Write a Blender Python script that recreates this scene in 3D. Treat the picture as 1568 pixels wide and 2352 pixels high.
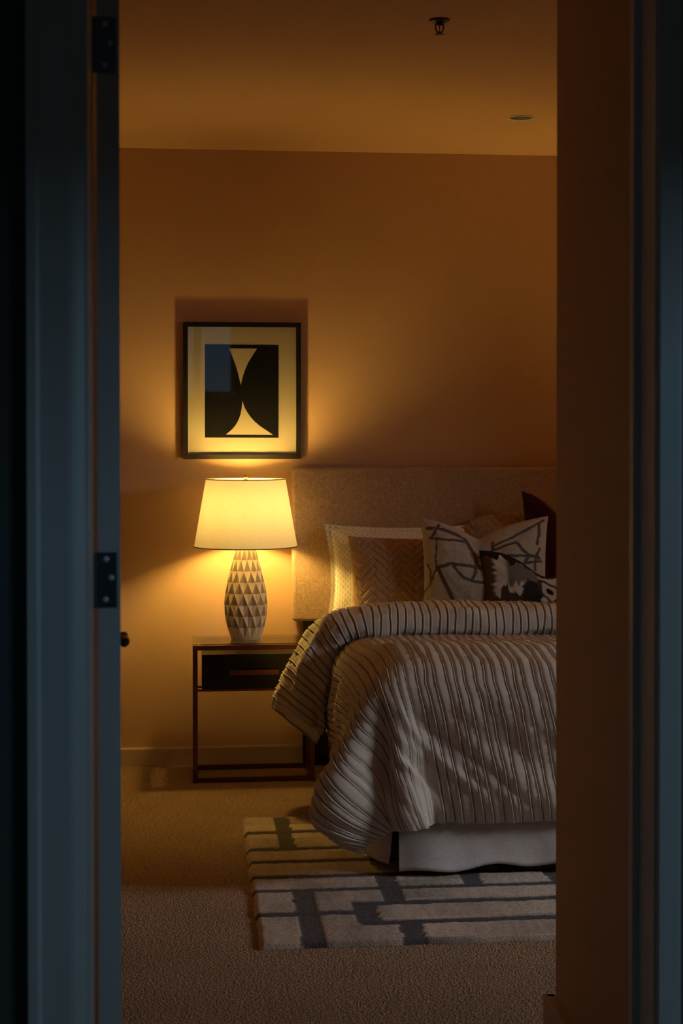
import bpy, bmesh, math, random
import numpy as np
from mathutils import Vector, Matrix
for o in list(bpy.data.objects): bpy.data.objects.remove(o)
random.seed(4); rng = np.random.default_rng(11)
PI = math.pi
scn = bpy.context.scene
C = scn.collection

# ------------------------------------------------------------ camera
F = 4000.0                                   # focal length in pixels of the 2352 px tall frame
cd = bpy.data.cameras.new('camera'); cam = bpy.data.objects.new('camera', cd); C.objects.link(cam)
cd.sensor_fit = 'VERTICAL'; cd.sensor_height = 36; cd.sensor_width = 24
cd.lens = F/2352*36
cd.shift_x = -108/2352; cd.shift_y = -135/2352
yaw = math.atan(462/F)
cam.location = (0, 0, 1.476)
cam.rotation_euler = (PI/2 - math.radians(0.8), 0, -yaw)
cd.clip_start = 0.05
cd.dof.use_dof = True; cd.dof.focus_distance = 6.9; cd.dof.aperture_fstop = 6.5
scn.camera = cam

# ------------------------------------------------------------ world, exposure
scn.view_settings.view_transform = 'Standard'; scn.view_settings.look = 'None'
scn.view_settings.gamma = 1; scn.view_settings.use_curve_mapping = False
scn.view_settings.exposure = 0.0
w = bpy.data.worlds.new('dusk'); scn.world = w; w.use_nodes = True
w.node_tree.nodes['Background'].inputs[0].default_value = (.25, .4, .7, 1)
w.node_tree.nodes['Background'].inputs[1].default_value = 0.05

# ------------------------------------------------------------ daylight at the windows and an added side light
def area(name, loc, rot, sx, sy, power, col):
    l = bpy.data.lights.new(name, 'AREA'); l.shape = 'RECTANGLE'; l.size = sx; l.size_y = sy
    l.energy = power; l.color = col
    o = bpy.data.objects.new(name, l); C.objects.link(o); o.location = loc; o.rotation_euler = rot
    return o
HALL_P, HALL_C = .75, (.36, .70, 1.0)
SIDE_P, SIDE_C = 26., (.40, .72, 1.0)
BED_P, BED_C = 165.0, (.84, .86, .91)
BULB = 352.0
BULB_C = (1.0, .61, .13)
area('daylight_hall', (0, -2.13, 2.22), (PI/2, 0, 0), .95, .85, HALL_P, HALL_C)
area('added_light_hall_side', (4.35, -.6, 2.28), (0, PI/2, 0), .60, 1.3, SIDE_P, SIDE_C)  # added light, unseen, brightens the door casings from the right
sky = area('daylight_bedroom', (5.9, 4.15, 2.75), (0, 0, 0), 2.6, 1.3, BED_P, BED_C)   # low dusk sky outside the bedroom window
sky.rotation_euler = (Vector((1.0, 5.7, .6))-sky.location).to_track_quat('-Z', 'Y').to_euler()

# ------------------------------------------------------------ helpers
def tag(o, label=None, cat=None, group=None, kind=None):
    if label: o['label'] = label
    if cat: o['category'] = cat
    if group: o['group'] = group
    if kind: o['kind'] = kind
    return o
def empty(name, loc, label, cat, group=None):
    o = bpy.data.objects.new(name, None); C.objects.link(o); o.location = loc
    return tag(o, label, cat, group)
def link(name, me, mat, parent=None, smooth=False):
    o = bpy.data.objects.new(name, me); C.objects.link(o)
    if mat is not None:
        for m in (mat if isinstance(mat, (list, tuple)) else [mat]): me.materials.append(m)
    if smooth: me.polygons.foreach_set('use_smooth', [True]*len(me.polygons))
    if parent is not None:
        # vertices are given in world space: shift them into the parent's space
        P = parent
        off = Vector((0, 0, 0))
        while P is not None: off += P.location; P = P.parent
        me.transform(Matrix.Translation(-off)); o.parent = parent
    return o
class B:
    def __init__(s): s.bm = bmesh.new()
    def box(s, x0, x1, y0, y1, z0, z1, mi=0, bev=0):
        b = bmesh.new()
        bmesh.ops.create_cube(b, size=1)
        for v in b.verts:
            v.co = Vector(((x0+x1)/2+v.co.x*(x1-x0), (y0+y1)/2+v.co.y*(y1-y0), (z0+z1)/2+v.co.z*(z1-z0)))
        if bev: bmesh.ops.bevel(b, geom=b.edges[:], offset=bev, segments=2, affect='EDGES', profile=.7)
        for f in b.faces: f.material_index = mi
        s.add(b); return s
    def add(s, b):
        me = bpy.data.meshes.new('t'); b.to_mesh(me); b.free(); s.bm.from_mesh(me); bpy.data.meshes.remove(me)
    def lathe(s, prof, cx, cy, n=32, closed=False):
        rings = []
        for r, z in prof:
            rings.append([s.bm.verts.new((cx+r*math.cos(2*PI*i/n), cy+r*math.sin(2*PI*i/n), z)) for i in range(n)])
        pairs = list(zip(rings[:-1], rings[1:]))
        if closed: pairs.append((rings[-1], rings[0]))
        for a, b in pairs:
            for i in range(n): s.bm.faces.new((a[i], a[(i+1) % n], b[(i+1) % n], b[i]))
        if not closed:
            if prof[0][0] > 0: s.bm.faces.new(rings[0][::-1])
            if prof[-1][0] > 0: s.bm.faces.new(rings[-1])
        return s
    def prism(s, pts, axis, a0, a1):
        """extrude a polygon given in the two other axes"""
        def mk(p, a):
            if axis == 'z': return (p[0], p[1], a)
            if axis == 'y': return (p[0], a, p[1])
            return (a, p[0], p[1])
        v0 = [s.bm.verts.new(mk(p, a0)) for p in pts]; v1 = [s.bm.verts.new(mk(p, a1)) for p in pts]
        n = len(pts)
        for i in range(n): s.bm.faces.new((v0[i], v0[(i+1) % n], v1[(i+1) % n], v1[i]))
        s.bm.faces.new(v0[::-1]); s.bm.faces.new(v1); return s
    def tube(s, pts, r, n=8):
        pts = [Vector(p) for p in pts]; rings = []
        for i, p in enumerate(pts):
            d = (pts[min(i+1, len(pts)-1)]-pts[max(i-1, 0)]).normalized()
            a = d.orthogonal().normalized(); b = d.cross(a)
            if i and rings:
                pa = (rings[-1][0].co-pts[i-1]); pa = (pa-d*pa.dot(d)).normalized(); a = pa; b = d.cross(a)
            rings.append([s.bm.verts.new(p+(a*math.cos(2*PI*k/n)+b*math.sin(2*PI*k/n))*r) for k in range(n)])
        for A, Bb in zip(rings[:-1], rings[1:]):
            for i in range(n): s.bm.faces.new((A[i], A[(i+1) % n], Bb[(i+1) % n], Bb[i]))
        s.bm.faces.new(rings[0][::-1]); s.bm.faces.new(rings[-1]); return s
    def build(s, name, mat, parent=None, smooth=False, mat_fn=None):
        bmesh.ops.recalc_face_normals(s.bm, faces=s.bm.faces[:])
        if mat_fn:
            for f in s.bm.faces: f.material_index = mat_fn(f)
        me = bpy.data.meshes.new(name); s.bm.to_mesh(me); s.bm.free()
        return link(name, me, mat, parent, smooth)
def grid_mesh(name, P, mat, parent=None, wrap=False, cols=None, smooth=True, caps=False):
    """P: (n,m,3) array -> quad grid; wrap joins the second axis"""
    n, m, _ = P.shape
    i, j = np.meshgrid(np.arange(n-1), np.arange(m if wrap else m-1), indexing='ij')
    j2 = (j+1) % m
    q = np.stack([i*m+j, (i+1)*m+j, (i+1)*m+j2, i*m+j2], -1).reshape(-1, 4)
    me = bpy.data.meshes.new(name)
    faces = q.tolist()
    if caps: faces += [list(range(m))[::-1], list(range((n-1)*m, n*m))]
    me.from_pydata(P.reshape(-1, 3).tolist(), [], faces)
    if cols is not None: set_cols(me, cols.reshape(-1, 3))
    return link(name, me, mat, parent, smooth)
def set_cols(me, c):
    a = me.color_attributes.new('dye', 'FLOAT_COLOR', 'POINT')
    c = np.concatenate([c, np.ones((len(c), 1))], 1).astype(np.float32)
    a.data.foreach_set('color', c.ravel())
def sstep(a, b, x): t = np.clip((x-a)/(b-a), 0, 1); return t*t*(3-2*t)
_tab = rng.random((256, 256))
def vn(x, y):
    """smooth value noise in -1..1"""
    xi = np.floor(x).astype(int); yi = np.floor(y).astype(int); fx = x-xi; fy = y-yi
    fx = fx*fx*(3-2*fx); fy = fy*fy*(3-2*fy)
    g = lambda a, b: _tab[a % 256, b % 256]
    return ((g(xi, yi)*(1-fx)+g(xi+1, yi)*fx)*(1-fy)+(g(xi, yi+1)*(1-fx)+g(xi+1, yi+1)*fx)*fy)*2-1
def fbm(x, y, o=3): return sum(vn(x*2**k+17*k, y*2**k+5*k)*.5**k for k in range(o))
def normals(P, wrap=False):
    du = np.gradient(P, axis=0)
    if wrap: dv = (np.roll(P, -1, 1)-np.roll(P, 1, 1))
    else: dv = np.gradient(P, axis=1)
    n = np.cross(du, dv); return n/np.maximum(np.linalg.norm(n, axis=-1, keepdims=True), 1e-9)
def seg_dist(px, py, pts):
    d = np.full(px.shape, 9.)
    for (x0, y0), (x1, y1) in zip(pts[:-1], pts[1:]):
        vx, vy = x1-x0, y1-y0; t = np.clip(((px-x0)*vx+(py-y0)*vy)/(vx*vx+vy*vy+1e-9), 0, 1)
        d = np.minimum(d, np.hypot(px-x0-t*vx, py-y0-t*vy))
    return d

# ------------------------------------------------------------ materials
def mat(name, col, rough=.6, metal=0, spec=.5, noise=None, bump=None, dye=False, sheen=0, coat=0):
    """noise=(scale, amount), bump=(scale, strength, distance)"""
    m = bpy.data.materials.new(name); m.use_nodes = True; nt = m.node_tree; N = nt.nodes; L = nt.links
    b = N['Principled BSDF']; b.inputs['Roughness'].default_value = rough; b.inputs['Metallic'].default_value = metal
    b.inputs['Specular IOR Level'].default_value = spec
    if sheen: b.inputs['Sheen Weight'].default_value = sheen
    if coat: b.inputs['Coat Weight'].default_value = coat
    tc = N.new('ShaderNodeTexCoord')
    src = None
    if dye:
        a = N.new('ShaderNodeVertexColor'); a.layer_name = 'dye'; src = a.outputs[0]
    else: b.inputs['Base Color'].default_value = (*col, 1)
    if noise:
        n = N.new('ShaderNodeTexNoise'); n.inputs['Scale'].default_value = noise[0]; n.inputs['Detail'].default_value = 4
        L.new(tc.outputs['Object'], n.inputs['Vector'])
        mr = N.new('ShaderNodeMapRange'); mr.inputs[3].default_value = 1-noise[1]; mr.inputs[4].default_value = 1+noise[1]
        mr.inputs[1].default_value = .25; mr.inputs[2].default_value = .75
        L.new(n.outputs[0], mr.inputs[0])
        mx = N.new('ShaderNodeVectorMath'); mx.operation = 'SCALE'
        if src: L.new(src, mx.inputs[0])
        else: mx.inputs[0].default_value = col
        L.new(mr.outputs[0], mx.inputs['Scale']); src = mx.outputs[0]
    if src: L.new(src, b.inputs['Base Color'])
    if bump:
        n = N.new('ShaderNodeTexNoise'); n.inputs['Scale'].default_value = bump[0]; n.inputs['Detail'].default_value = 3
        L.new(tc.outputs['Object'], n.inputs['Vector'])
        bp = N.new('ShaderNodeBump'); bp.inputs['Strength'].default_value = bump[1]; bp.inputs['Distance'].default_value = bump[2]
        L.new(n.outputs[0], bp.inputs['Height']); L.new(bp.outputs[0], b.inputs['Normal'])
    return m
def weave(m, scale=900, amt=.22, strength=.5, dist=.0006, axes=('X', 'Z'), slub=60):
    """woven thread look: two crossed stretched noises drive colour and relief"""
    nt = m.node_tree; N = nt.nodes; L = nt.links; b = N['Principled BSDF']
    tc = N.new('ShaderNodeTexCoord'); outs = []
    for k in range(2):
        mp = N.new('ShaderNodeMapping'); sc = [scale*.5]*3
        i = 'XYZ'.index(axes[k]); sc[i] = slub
        mp.inputs['Scale'].default_value = sc; L.new(tc.outputs['Object'], mp.inputs[0])
        n = N.new('ShaderNodeTexNoise'); n.inputs['Scale'].default_value = 1; n.inputs['Detail'].default_value = 2
        L.new(mp.outputs[0], n.inputs['Vector']); outs.append(n.outputs[0])
    ad = N.new('ShaderNodeMath'); ad.operation = 'ADD'; L.new(outs[0], ad.inputs[0]); L.new(outs[1], ad.inputs[1])
    mr = N.new('ShaderNodeMapRange'); mr.inputs[1].default_value = .7; mr.inputs[2].default_value = 1.3
    mr.inputs[3].default_value = 1-amt; mr.inputs[4].default_value = 1+amt; L.new(ad.outputs[0], mr.inputs[0])
    mx = N.new('ShaderNodeVectorMath'); mx.operation = 'SCALE'
    if b.inputs['Base Color'].links: L.new(b.inputs['Base Color'].links[0].from_socket, mx.inputs[0])
    else: mx.inputs[0].default_value = b.inputs['Base Color'].default_value[:3]
    L.new(mr.outputs[0], mx.inputs['Scale']); L.new(mx.outputs[0], b.inputs['Base Color'])
    bp = N.new('ShaderNodeBump'); bp.inputs['Strength'].default_value = strength; bp.inputs['Distance'].default_value = dist
    L.new(ad.outputs[0], bp.inputs['Height']); L.new(bp.outputs[0], b.inputs['Normal'])
    return m
WALL = (.66, .44, .27)
M = {}
M['wall'] = mat('wall_paint', WALL, .75, spec=.25, bump=(350, .12, .001))
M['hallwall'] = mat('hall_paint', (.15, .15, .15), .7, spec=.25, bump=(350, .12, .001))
M['ceil'] = mat('ceiling_paint', (.68, .44, .26), .85, spec=.1, bump=(220, .15, .001))
M['trim'] = mat('trim_enamel', (.80, .80, .78), .38, spec=.45)
M['base'] = mat('baseboard_paint', (.60, .46, .32), .5, spec=.35)
M['door'] = mat('door_enamel', (.62, .62, .60), .4, spec=.45)
M['steel'] = mat('hinge_steel', (.16, .17, .19), .38, metal=1)
M['screw'] = mat('screw_steel', (.85, .86, .88), .35, metal=.3)
M['knob'] = mat('knob_bronze', (.10, .06, .045), .35, metal=1)
M['bronze'] = mat('bronze_metal', (.17, .065, .05), .38, metal=.75, noise=(30, .12))
M['copper'] = mat('copper_handle', (.24, .085, .055), .3, metal=.9)
M['blackwood'] = mat('black_lacquer', (.008, .008, .010), .35, spec=.4)
M['frameblack'] = mat('black_frame', (.006, .006, .007), .4, spec=.4, noise=(60, .2))
M['mat'] = mat('mat_board', (.58, .51, .40), .9, spec=.1, noise=(500, .05))
M['ink'] = mat('black_ink', (.005, .005, .008), .75, spec=.2)
M['headboard'] = weave(mat('headboard_linen', (.48, .34, .235), .9, spec=.1, sheen=.2), 1100, .30, .7, .0008)
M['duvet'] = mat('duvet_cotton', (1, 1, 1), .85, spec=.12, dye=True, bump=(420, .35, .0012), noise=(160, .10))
M['white'] = mat('white_cotton', (.78, .74, .68), .9, spec=.1, bump=(300, .2, .001))
M['sheet'] = weave(mat('skirt_cotton', (.60, .58, .57), .9, spec=.1), 700, .12, .35, .0005)
M['pillow'] = mat('pillow_cotton', (1, 1, 1), .9, spec=.1, dye=True, bump=(250, .2, .001))
M['brown'] = mat('quilt_sateen', (.38, .245, .16), .7, spec=.25, sheen=.2, bump=(300, .3, .001), noise=(90, .1))
M['pattern'] = weave(mat('printed_linen', (1, 1, 1), .9, spec=.1, dye=True), 900, .18, .5, .0006)
M['hide'] = mat('printed_velvet', (1, 1, 1), .7, spec=.2, dye=True, bump=(260, .3, .001))
M['velvet'] = mat('burgundy_velvet', (.050, .005, .008), .85, spec=.1, sheen=.25)
M['rug'] = mat('rug_wool', (1, 1, 1), .97, spec=.05, dye=True, noise=(140, .22), bump=(230, .8, .004))
M['mattress'] = M['white']
M['chrome'] = mat('reflector_metal', (.75, .77, .8), .12, metal=1)
M['brass'] = mat('brushed_nickel', (.75, .62, .45), .35, metal=1)
M['bulbwhite'] = mat('lens_white', (.5, .5, .5), .4)
M['dark'] = mat('dark_metal', (.045, .03, .03), .45, metal=.6)
M['mullion'] = mat('window_frame_paint', (.4, .4, .4), .5)
M['rimtape'] = mat('shade_rim_tape', (.10, .06, .035), .8)
# carpet: short loop pile
def carpet():
    m = mat('carpet', (.47, .33, .22), .97, spec=.05)
    nt = m.node_tree; N = nt.nodes; L = nt.links; b = N['Principled BSDF']; tc = N.new('ShaderNodeTexCoord')
    n1 = N.new('ShaderNodeTexNoise'); n1.inputs['Scale'].default_value = 95; n1.inputs['Detail'].default_value = 3; n1.inputs['Roughness'].default_value = .7
    n2 = N.new('ShaderNodeTexVoronoi'); n2.inputs['Scale'].default_value = 170
    n3 = N.new('ShaderNodeTexNoise'); n3.inputs['Scale'].default_value = 4
    for n in (n1, n2, n3): L.new(tc.outputs['Object'], n.inputs['Vector'])
    r = N.new('ShaderNodeMapRange'); r.inputs[1].default_value = .30; r.inputs[2].default_value = .66; r.inputs[3].default_value = .48; r.inputs[4].default_value = 1.22
    L.new(n1.outputs[0], r.inputs[0])
    r3 = N.new('ShaderNodeMapRange'); r3.inputs[3].default_value = .86; r3.inputs[4].default_value = 1.14; L.new(n3.outputs[0], r3.inputs[0])
    mu = N.new('ShaderNodeMath'); mu.operation = 'MULTIPLY'; L.new(r.outputs[0], mu.inputs[0]); L.new(r3.outputs[0], mu.inputs[1])
    v = N.new('ShaderNodeVectorMath'); v.operation = 'SCALE'; v.inputs[0].default_value = (.47, .33, .22)
    L.new(mu.outputs[0], v.inputs['Scale']); L.new(v.outputs[0], b.inputs['Base Color'])
    a = N.new('ShaderNodeMath'); a.operation = 'SUBTRACT'; L.new(n1.outputs[0], a.inputs[0]); L.new(n2.outputs['Distance'], a.inputs[1])
    bp = N.new('ShaderNodeBump'); bp.inputs['Strength'].default_value = 1; bp.inputs['Distance'].default_value = .007
    L.new(a.outputs[0], bp.inputs['Height']); L.new(bp.outputs[0], b.inputs['Normal'])
    return m
M['carpet'] = carpet()
def glass(name, tint=(.97, .98, .97), rough=0):
    m = bpy.data.materials.new(name); m.use_nodes = True; nt = m.node_tree; N = nt.nodes; L = nt.links
    N.clear(); out = N.new('ShaderNodeOutputMaterial'); t = N.new('ShaderNodeBsdfTransparent'); t.inputs[0].default_value = (*tint, 1)
    g = N.new('ShaderNodeBsdfGlossy'); g.inputs['Roughness'].default_value = rough
    fr = N.new('ShaderNodeFresnel'); ge = N.new('ShaderNodeNewGeometry'); mp = N.new('ShaderNodeMapRange')
    mp.inputs[3].default_value = 1.5; mp.inputs[4].default_value = 1/1.5; L.new(ge.outputs['Backfacing'], mp.inputs[0]); L.new(mp.outputs[0], fr.inputs[0])
    mx = N.new('ShaderNodeMixShader')
    L.new(fr.outputs[0], mx.inputs[0]); L.new(t.outputs[0], mx.inputs[1]); L.new(g.outputs[0], mx.inputs[2]); L.new(mx.outputs[0], out.inputs[0])
    return m
M['glass'] = glass('picture_glass', rough=.02)
M['tableglass'] = glass('table_glass', (.86, .90, .86))
def shade_mat():
    m = bpy.data.materials.new('shade_linen'); m.use_nodes = True; nt = m.node_tree; N = nt.nodes; L = nt.links
    N.clear(); out = N.new('ShaderNodeOutputMaterial'); tc = N.new('ShaderNodeTexCoord'); outs = []
    for s in ((60, 60, 900), (900, 900, 50)):
        mp = N.new('ShaderNodeMapping'); mp.inputs['Scale'].default_value = s; L.new(tc.outputs['Object'], mp.inputs[0])
        n = N.new('ShaderNodeTexNoise'); n.inputs['Scale'].default_value = 1; L.new(mp.outputs[0], n.inputs['Vector']); outs.append(n.outputs[0])
    ad = N.new('ShaderNodeMath'); ad.operation = 'ADD'; L.new(outs[0], ad.inputs[0]); L.new(outs[1], ad.inputs[1])
    mr = N.new('ShaderNodeMapRange'); mr.inputs[1].default_value = .7; mr.inputs[2].default_value = 1.3; mr.inputs[3].default_value = .92; mr.inputs[4].default_value = 1.06
    L.new(ad.outputs[0], mr.inputs[0])
    d = N.new('ShaderNodeBsdfDiffuse'); t = N.new('ShaderNodeBsdfTranslucent')
    for s, c in ((d, (.88, .83, .74)), (t, (.95, .90, .80))):
        v = N.new('ShaderNodeVectorMath'); v.operation = 'SCALE'; v.inputs[0].default_value = c
        L.new(mr.outputs[0], v.inputs['Scale']); L.new(v.outputs[0], s.inputs[0])
    mx = N.new('ShaderNodeMixShader'); mx.inputs[0].default_value = .074
    L.new(d.outputs[0], mx.inputs[1]); L.new(t.outputs[0], mx.inputs[2]); L.new(mx.outputs[0], out.inputs[0])
    return m
M['shade'] = shade_mat()
def emit(name, col, s):
    m = bpy.data.materials.new(name); m.use_nodes = True; N = m.node_tree.nodes; b = N['Principled BSDF']
    b.inputs['Base Color'].default_value = (.8, .8, .8, 1)
    b.inputs['Emission Color'].default_value = (*col, 1); b.inputs['Emission Strength'].default_value = s; return m
M['bulb'] = emit('lit_bulb', BULB_C, BULB)
def ceramic():
    m = mat('faceted_ceramic', (.80, .70, .58), .38, spec=.4, noise=(25, .06))
    return m
M['ceramic'] = ceramic()
M['ceramic_shaded'] = mat('faceted_ceramic_shaded', (.46, .37, .29), .42, spec=.4, noise=(25, .06))  # for facets facing down: their shade is put into the colour

# ------------------------------------------------------------ the setting
YB = 7.687; H = 2.70; YF0, YF1 = 2.93, 3.09; XL, XR = -1.55, 3.55; PX, PY = .885, 4.13
HL, HR, HY0 = -1.25, 2.1, -2.1
JL, JR, DH = -.1635, .800, 2.44
def struct(o): o['kind'] = 'structure'; return o
struct(B().box(XL-.1, 4.5, HY0-.1, YB+.1, -.1, 0).build('floor', M['carpet']))
# ceiling with the round cut-out of the downlight
def ceiling():
    bm = bmesh.new(); cx, cy, r = 1.3045, 6.76, .044; n = 32
    x0, x1, y0, y1 = XL-.1, 4.5, HY0-.1, YB+.1
    ring = []; outer = []
    for i in range(n):
        a = 2*PI*i/n+PI/n; dx, dy = math.cos(a), math.sin(a)
        ring.append(bm.verts.new((cx+r*dx, cy+r*dy, H)))
        t = min(((x1-cx)/dx if dx > 0 else (x0-cx)/dx), ((y1-cy)/dy if dy > 0 else (y0-cy)/dy))
        outer.append((cx+t*dx, cy+t*dy))
    ov = [bm.verts.new((p[0], p[1], H)) for p in outer]
    cs = [(x1, y1), (x0, y1), (x0, y0), (x1, y0)]
    for i in range(n):
        k = (i+1) % n; p, q = outer[i], outer[k]
        c = [c for c in cs if abs(p[0]-q[0]) > 1e-6 and abs(p[1]-q[1]) > 1e-6 and
             ((abs(c[0]-p[0]) < 1e-6 and abs(c[1]-q[1]) < 1e-6) or (abs(c[1]-p[1]) < 1e-6 and abs(c[0]-q[0]) < 1e-6))]
        f = [ring[i], ov[i]]+([bm.verts.new((c[0][0], c[0][1], H))] if c else [])+[ov[k], ring[k]]
        bm.faces.new(f)
    top = bmesh.new(); bmesh.ops.create_cube(top, size=1)
    for v in top.verts: v.co = Vector(((x0+x1)/2+v.co.x*(x1-x0), (y0+y1)/2+v.co.y*(y1-y0), H+.17+v.co.z*.1))
    me = bpy.data.meshes.new('t'); top.to_mesh(me); top.free(); bm.from_mesh(me)
    for f in bm.faces:
        if abs(f.calc_center_median().z-H) < 1e-4 and f.normal.z > 0: f.normal_flip()
    me = bpy.data.meshes.new('ceiling'); bm.to_mesh(me); bm.free()
    return struct(link('ceiling', me, M['ceil']))
ceiling()
struct(B().box(XL-.1, XR+.1, YB, YB+.1, 0, H).build('wall_back', M['wall']))
struct(B().box(XL-.1, XL, HY0-.1, YB, 0, H).build('wall_left', M['wall']))
# right bedroom wall with its window opening
b = B(); y0, y1, z0, z1 = 4.22, 5.30, .80, 2.25
b.box(XR, XR+.1, PY, y0, 0, H).box(XR, XR+.1, y1, YB, 0, H).box(XR, XR+.1, y0, y1, 0, z0).box(XR, XR+.1, y0, y1, z1, H)
struct(b.build('wall_right', M['wall']))
wn = struct(B().box(XR+.01, XR+.04, y0, y0+.04, z0, z1).box(XR+.01, XR+.04, y1-.04, y1, z0, z1)
            .box(XR+.01, XR+.04, y0, y1, z0, z0+.04).box(XR+.01, XR+.04, y0, y1, z1-.04, z1).build('window_2', M['mullion']))
# partition that hides the right of the bedroom (closet block)
struct(B().box(PX, XR+.1, YF1, PY, 0, H).build('wall_partition', M['wall']))
# doorway wall: hall side and bedroom side
b = B().box(XL, JL-.012, YF0, YF1, 0, H).box(JR+.012, HR+.1, YF0, YF1, 0, H).box(JL-.012, JR+.012, YF0, YF1, DH+.012, H)
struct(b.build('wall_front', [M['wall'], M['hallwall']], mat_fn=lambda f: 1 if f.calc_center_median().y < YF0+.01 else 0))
# hallway
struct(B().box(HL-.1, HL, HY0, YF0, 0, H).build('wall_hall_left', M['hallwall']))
b = B().box(HR, HR+.1, HY0, -.9, 0, H).box(HR, HR+.1, 2.2, YF0, 0, H).box(HR, HR+.1, -.9, 2.2, 1.97, H)  # opening and header added to cut the side light off the casing tops
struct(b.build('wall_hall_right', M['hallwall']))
b = B().box(HL, -.45, HY0-.1, HY0, 0, H).box(.47, HR, HY0-.1, HY0, 0, H).box(-.45, .47, HY0-.1, HY0, 0, 1.81).box(-.45, .47, HY0-.1, HY0, 2.63, H)
struct(b.build('wall_hall_end', M['hallwall']))
struct(B().box(-.45, -.41, HY0-.06, HY0-.01, 1.81, 2.63).box(.43, .47, HY0-.06, HY0-.01, 1.81, 2.63)
       .box(.065, .135, HY0-.06, HY0-.01, 1.81, 2.63).box(-.45, .47, HY0-.06, HY0-.01, 1.81, 1.85).build('window_1', M['mullion']))
# unseen side room and high window, added to shape the light on the casings
struct(B().box(HR+.1, 4.3, 2.5, 2.6, 0, H).build('wall_added_room_front', M['hallwall']))
struct(B().box(HR+.1, 4.3, -1.9, -1.8, 0, H).build('wall_added_room_end', M['hallwall']))
b = B().box(4.3, 4.4, -1.8, 2.5, 0, 1.96).box(4.3, 4.4, -1.8, 2.5, 2.6, H).box(4.3, 4.4, -1.8, -1.27, 1.96, 2.6).box(4.3, 4.4, .07, 2.5, 1.96, 2.6)
struct(b.build('wall_added_room_right', M['hallwall']))
struct(B().box(4.3, 4.33, -.62, -.58, 1.96, 2.6).box(4.3, 4.33, -1.27, .07, 1.96, 1.99).build('added_window_3', M['mullion']))
# baseboards
def baseprof(t, h): return [(0, 0), (t, 0), (t, h-.006), (t-.005, h), (0, h)]
b = B(); b.prism([(YB-p, z) for p, z in baseprof(.016, .080)], 'x', XL, XR); struct(b.build('baseboard_back', M['base']))
b = B(); b.prism([(PX-p, z) for p, z in baseprof(.026, .100)], 'y', YF1+.02, PY+.026)
b.prism([(PY+p, z) for p, z in baseprof(.026, .100)], 'x', PX-.02, XR)
struct(b.build('baseboard_partition', M['base']))
# door lining and casings
def lining(name, x, s):
    b = B().box(min(x, x-s*.012), max(x, x-s*.012), YF0-.002, YF1, 0, DH)
    return struct(b.build(name, M['trim']))
lining('trim_1', JL, 1); lining('trim_2', JR, -1)
struct(B().box(JR-.012, JR, 3.03, 3.055, 0, DH).build('trim_5', M['trim']))      # stop on the right lining
struct(B().box(JL-.012, JR+.012, YF0-.002, YF1, DH, DH+.012).build('trim_6', M['trim']))
def casing(name, x, s):
    """moulded casing; s=-1 runs to the left of x"""
    if s < 0: pr = [(0, 0), (0, .006), (.005, .0085), (.012, .0120), (.019, .0148), (.026, .0160), (.071, .0160), (.0735, .0195), (.0775, .0215), (.092, .0215), (.094, .0195), (.094, 0)]
    else: pr = [(0, 0), (0, .012), (.003, .0150), (.037, .0160), (.041, .0140), (.041, 0)]
    pts = [(x+s*u, YF0-v) for u, v in pr]
    return struct(B().prism(pts, 'z', 0, DH+.09).build(name, M['trim']))
casing('trim_3', JL-.006, -1); casing('trim_4', JR+.003, 1)

# ------------------------------------------------------------ the open door (hinged on the left lining)
ANG = math.radians(6.0)                     # swung a little past square
door = bpy.data.objects.new('door_1', None); C.objects.link(door); door['kind'] = 'structure'
door.location = (-.1525, 3.105, 0)
def dchild(name, m, bm, parent=door, smooth=False):
    bmesh.ops.recalc_face_normals(bm.bm, faces=bm.bm.faces[:])
    me = bpy.data.meshes.new(name); bm.bm.to_mesh(me); bm.bm.free()
    o = bpy.data.objects.new(name, me); C.objects.link(o); me.materials.append(m); o.parent = parent
    if smooth: me.polygons.foreach_set('use_smooth', [True]*len(me.polygons))
    return o
# local frame: +y runs along the leaf away from the hinge, x across the 40 mm edge
leaf = dchild('leaf', M['door'], B().box(-.005, .035, 0, .82, .012, DH-.01, bev=.0015))
def knob(side, x0):
    b = B(); ax = x0
    yc, zc_ = .745, 1.0185
    def ring_x(prof, yy):
        n = 20; rings = []
        for r, h in prof: rings.append([b.bm.verts.new((x0+side*h, yy+r*math.cos(2*PI*i/n), zc_+r*math.sin(2*PI*i/n))) for i in range(n)])
        for A, Q in zip(rings[:-1], rings[1:]):
            for i in range(n): b.bm.faces.new((A[i], A[(i+1) % n], Q[(i+1) % n], Q[i]))
    ring_x([(.0001, 0), (.026, 0), (.026, .006), (.010, .009), (.009, .045), (.0125, .050), (.0125, .060), (.009, .065), (.0001, .066)], yc)
    b.tube([(x0+side*.055, yc+.004, zc_), (x0+side*.057, yc-.04, zc_+.001), (x0+side*.056, yc-.08, zc_+.001), (x0+side*.050, yc-.108, zc_)], .0085, 12)
    return dchild('lever_handle', M['knob'], b, smooth=True)
knob(1, .035); knob(-1, -.005)
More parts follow.
